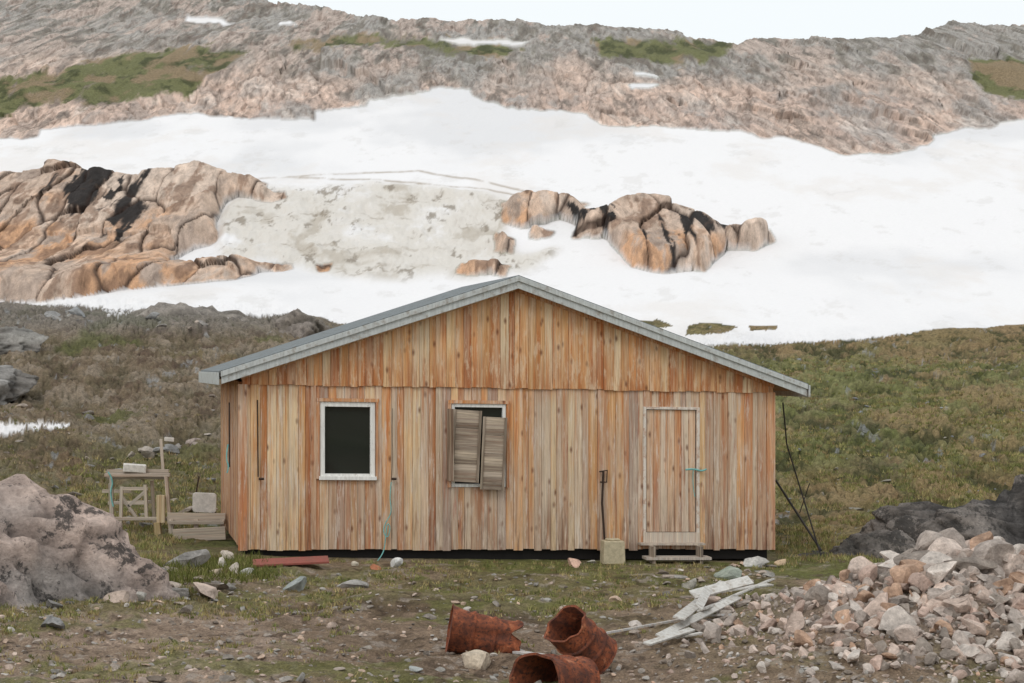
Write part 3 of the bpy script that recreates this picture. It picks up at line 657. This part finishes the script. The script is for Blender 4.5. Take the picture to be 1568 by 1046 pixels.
for zz,ww in ((-.37,w/2),(.0,w/2*.92)):
    p+=[hw(ctr-ww,-.38,zz+.18),hw(ctr+ww,-.38,zz+.18),hw(ctr+ww,-.14,zz+.18),hw(ctr-ww,-.14,zz+.18)]
ca_.hexa(p); ca_.hexa([hw(ctr+i*w/2*.6,-.26+j*.07,.18+k_*.03+.001) for k_ in (0,1) for (i,j) in ((-1,-1),(1,-1),(1,1),(-1,1))]); ca_.build()
rp_=Part('red_board',paint('red_paint',(150,86,76),(.5,.6),(120,90,78)),None,.004); x,Y,z=gw_pos(445,866); rp_.obox((x,Y,z+.05),(1.05,.35,.03),(.12,-.03,.15),house=False); rp_.build()
# ---------- workbench ----------
wb=empty('wooden_workbench')
Yb=32.6
def wx_(px,Y=Yb): return (px-CX)/F*Y
def wz(py,Y=Yb): return ZC-(py-HY)/F*Y
bp=Part('bench_frame',gm2,wb,.003); gcol=lambda: L(176,166,154)*rng.uniform(.75,1.15)
def stick(p1,p2,Y,w=.05,d=.05,col=None,Y2=None,P=None):
    Y2=Y if Y2 is None else Y2
    a=Vector((wx_(p1[0],Y),Y,wz(p1[1],Y))); b=Vector((wx_(p2[0],Y2),Y2,wz(p2[1],Y2))); m=(a+b)/2; d_=(b-a); q_=d_.to_track_quat('Z','Y'); 
    (P or bp).obox(m,(w,d,d_.length),q_.to_euler(),gcol() if col is None else col,False,rng.uniform(0,9))
for (a,b,w) in [((170,728),(172,835),.08),((254,728),(262,832),.09),((186,745),(184,812),.07),((222,742),(224,795),.07),((160,727),(260,727),.08),((185,748),(226,748),.06),((176,794),(260,794),.09),((190,770),(222,770),.04),((186,760),(208,792),.05),((222,752),(196,775),.05)]:
    stick(a,b,Yb,w)
for (a,b,w) in [((168,740),(170,800),.06),((232,735),(236,800),.06),((156,752),(200,752),.05),((165,770),(235,768),.05)]: stick(a,b,Yb+.6,w)
for k_ in range(3):
    Y=Yb+.1+k_*.2; stick((163,726),(258,726),Y,.03,.16); 
for k_ in range(3):
    Y=Yb-.15+k_*.2; stick((256,793),(345,794),Y,.04,.17)
stick((258,800),(343,800),Yb-.25,.08); stick((265,820),(345,816),Yb-.4,.06,.2); stick((262,832),(330,838),Yb-.4,.05,.1)
for px in (262,300,340): stick((px,795),(px,838),Yb-.2,.07)
stick((240,800),(244,835),Yb-.1,.12,.1,L(170,150,110)); stick((246,758),(246,800),Yb-.1,.13,.08,L(190,170,136)); stick((246,672),(250,730),Yb+.8,.025)
bp.build()
bx=Part('weathered_panel',simple('panel_mat',(214,208,200),.8),wb,.03); bx.obox((wx_(204),Yb+.1,wz(720)+.03),(.36,.3,.12),(0,.08,.2),house=False); bx.obox((wx_(246),Yb+.8,wz(677)),(.16,.02,.07),(0,.1,.1),house=False)
bx.build()
tube('blue_rope',[(wx_(166),Yb-.05,wz(722)),(wx_(175),Yb-.05,wz(735)),(wx_(168),Yb-.05,wz(755)),(wx_(174),Yb-.05,wz(775))],.012,rope,wb,True)
ch=empty('white_chair'); cm=simple('chair_plastic',(206,200,194),.6); 
def rpanel(name,w,h,th,M,r=.05):
    bm=bmesh.new(); pts=[]
    for (sx,sy,a0) in ((1,1,0),(-1,1,90),(-1,-1,180),(1,-1,270)):
        for k_ in range(6):
            an=math.radians(a0+k_*18); pts.append((sx*(w/2-r)+r*math.cos(an),sy*(h/2-r)+r*math.sin(an)))
    f=bm.faces.new([bm.verts.new((x,0,y)) for x,y in pts]); ex=bmesh.ops.extrude_face_region(bm,geom=[f]); bmesh.ops.translate(bm,vec=(0,th,0),verts=[v for v in ex['geom'] if isinstance(v,bmesh.types.BMVert)])
    bmesh.ops.recalc_face_normals(bm,faces=bm.faces); bm.transform(M); me=bpy.data.meshes.new(name); bm.to_mesh(me); bm.free(); me.materials.append(cm); ob=bpy.data.objects.new(name,me); scene.collection.objects.link(ob); ob.parent=ch
    b=ob.modifiers.new('b','BEVEL'); b.width=.006; b.limit_method='ANGLE'
cx_,cz_=wx_(314,Yb),wz(769,Yb)
rpanel('backrest',.38,.32,.03,Matrix.Translation((cx_,Yb-.1,cz_))@Matrix.Rotation(.12,4,'X')@Matrix.Rotation(.04,4,'Y'))
rpanel('seat',.34,.3,.03,Matrix.Translation((cx_,Yb+.08,cz_-.14))@Matrix.Rotation(math.radians(90),4,'X'))
for (sx,sy) in ((-1,-1),(1,-1),(-1,1),(1,1)): tube('leg',[(cx_+sx*.13,Yb+.05+sy*.12,cz_-.15),(cx_+sx*.16,Yb+.05+sy*.14,cz_-.27)],.012,iron,ch)
tube('chair_pipe',[(cx_-.17,Yb,cz_-.1),(cx_-.15,Yb,cz_+.14),(cx_-.1,Yb,cz_+.42)],.012,iron,ch)
# ---------- barrels ----------
t=NT('rust_mat'); o=t.obj(); a=t.noise(o,5,9,.7,.3); b=t.noise(o,26,6,.7)
c=t.mix(t.mr(a,.4,.6),L4(92,54,42),L4(152,84,54)); c=t.mix(t.mr(b,.48,.64),c,L4(66,44,38)); c=t.mix(t.mr(a,.58,.68),c,L4(188,126,92)); t.bump(t.mul(a,b,'ADD'),.5,.012); rust=t.fin(c,.85,.3)
def barrel(loc,axis,length=.86,R=.29,seed=0,dent=.02,squash=1.,rim=.05):
    prof=[];n=40
    for i in range(n+1):
        s=i/n; r=R+(.018 if abs(s-.33)<.02 or abs(s-.66)<.02 else 0)+(.016 if s<.02 or s>.98 else 0); prof.append((s*length,r))
    th=.012; bm=bmesh.new(); seg=64; rings=[]
    pr=[(0.02,0.001)]+[(.02,R*.5),(.02,R-.012),(0,R-.006)]+prof+[(length,R-th)]+[(length*(1-j/12),R-th-.002) for j in range(1,12)]+[(.05,R-th)]+[(.035,.001)]
    for (zz,r) in pr:
        ring=[]
        for k_ in range(seg):
            an=2*math.pi*k_/seg; ca2,sa2=math.cos(an),math.sin(an)
            nz=mn.fractal(Vector((ca2*.9,sa2*.9,zz*2))+Vector((seed*7.1,0,0)),1,2,2)
            f=dent*nz*(1+2.0*(zz/length)**3)*min(1,r/R)
            p=Vector(((r+f)*ca2,(r+f)*sa2*(1-(1-squash)*(zz/length)),zz))
            if zz>length*.8: p.z+=rim*mn.noise(Vector((ca2*1.5,sa2*1.5,seed)))*(zz/length-.8)/.2
            ring.append(bm.verts.new(p))
        rings.append(ring)
    for i in range(len(rings)-1):
        for k_ in range(seg):
            f=bm.faces.new((rings[i][k_],rings[i][(k_+1)%seg],rings[i+1][(k_+1)%seg],rings[i+1][k_])); f.smooth=True
    bmesh.ops.recalc_face_normals(bm,faces=bm.faces)
    me=bpy.data.meshes.new('rusty_barrel'); bm.to_mesh(me); bm.free(); me.materials.append(rust)
    ob=bpy.data.objects.new('rusty_barrel',me); scene.collection.objects.link(ob)
    es=ob.modifiers.new('e','EDGE_SPLIT'); es.split_angle=math.radians(40)
    ob.rotation_mode='QUATERNION'; ob.rotation_quaternion=Vector(axis).normalized().to_track_quat('Z','Y'); ob.location=loc; return ob
def at(px,py,Y): return Vector(((px-CX)/F*Y,Y,ZC-(py-HY)/F*Y))
barrel(at(688,963,21.4),(1,.08,-.16),.7,.25,1,.04,.7,.2)
barrel(at(912,1008,20.6),(-.48,-.42,.58),.56,.24,2,.025,.85,.06)
barrel(at(885,1054,19.6),(-.72,-.7,.25),.6,.29,3,.02,.9,.05)
# ---------- broken boards ----------
bb=empty('broken_boards'); P=Part('boards',paint('board_paint',(200,196,190),(.5,.62),(150,136,120)),bb,.003)
def gb(p1,p2,w,dz=.05,roll=0.):
    x,Y,z=gw_pos(*p1); x2,Y2,z2=gw_pos(*p2); a=Vector((x,Y,z+dz)); b=Vector((x2,Y2,z2+dz)); d_=b-a
    qq=d_.to_track_quat('X','Z')@Euler((roll,0,0)).to_quaternion()
    P.obox((a+b)/2,(d_.length,w,.022),qq.to_euler(),house=False)
gb((1010,992),(1130,930),.1,.12,.4); gb((1040,975),(1110,915),.14,.2,.2); gb((1075,960),(1180,910),.12,.2,-.3); gb((1060,945),(1150,925),.16,.26,.5); gb((1080,930),(1180,915),.1,.18,.1); gb((1070,972),(1085,940),.1,.3,.6); gb((990,998),(1060,975),.09,.08,.2); gb((1035,985),(1075,978),.07,.06)
P.build()
P=Part('long_stick',gm2,bb); gb((905,978),(1060,952),.03,.03); gb((1060,952),(1130,944),.03,.05); gb((790,1003),(830,1008),.1,.03); gb((770,990),(800,1003),.06,.03); P.build()
me=bpy.data.meshes.new('ground'); me.from_pydata([(-900,-600,-1.2),(900,-600,-1.2),(900,40,-1.2),(-900,40,-1.2)],[],[(0,1,2,3)]); gs=bpy.data.objects.new('ground',me); scene.collection.objects.link(gs); me.materials.append(simple('ground_far_mat',(104,98,66),.9,0,.1))
# ---------- world / sun / camera ----------
w=bpy.data.worlds.new('World'); scene.world=w; w.use_nodes=True; nt=w.node_tree; nt.nodes.clear()
sk=nt.nodes.new('ShaderNodeTexSky'); sk.sky_type='NISHITA'; sk.sun_disc=False; sk.sun_elevation=math.radians(50); sk.sun_rotation=math.radians(200); sk.dust_density=3; sk.air_density=1
hs=nt.nodes.new('ShaderNodeHueSaturation'); hs.inputs['Saturation'].default_value=.2
mx=nt.nodes.new('ShaderNodeMix'); mx.data_type='RGBA'; mx.inputs[0].default_value=.78; mx.inputs[7].default_value=(10.6,11.2,11.45,1)
bg=nt.nodes.new('ShaderNodeBackground'); bg.inputs[1].default_value=.1; wo=nt.nodes.new('ShaderNodeOutputWorld')
nt.links.new(sk.outputs[0],hs.inputs['Color']); nt.links.new(hs.outputs[0],mx.inputs[6]); nt.links.new(mx.outputs[2],bg.inputs[0]); nt.links.new(bg.outputs[0],wo.inputs[0])
sl=bpy.data.lights.new('sun','SUN'); sl.energy=.65; sl.angle=math.radians(20); sl.color=(1,.95,.88); so=bpy.data.objects.new('sun',sl); scene.collection.objects.link(so)
so.rotation_euler=(math.radians(42),0,math.radians(-22))
cd=bpy.data.cameras.new('camera'); cd.lens=36*F/1568; cd.sensor_width=36; cd.clip_end=2000; cd.clip_start=.1
co=bpy.data.objects.new('camera',cd); co.location=(0,0,ZC); co.rotation_euler=(math.radians(90-.597),0,0); scene.collection.objects.link(co); scene.camera=co
scene.view_settings.view_transform='Standard'; scene.view_settings.look='None'; scene.view_settings.exposure=0
print('done',time.time()-T0)
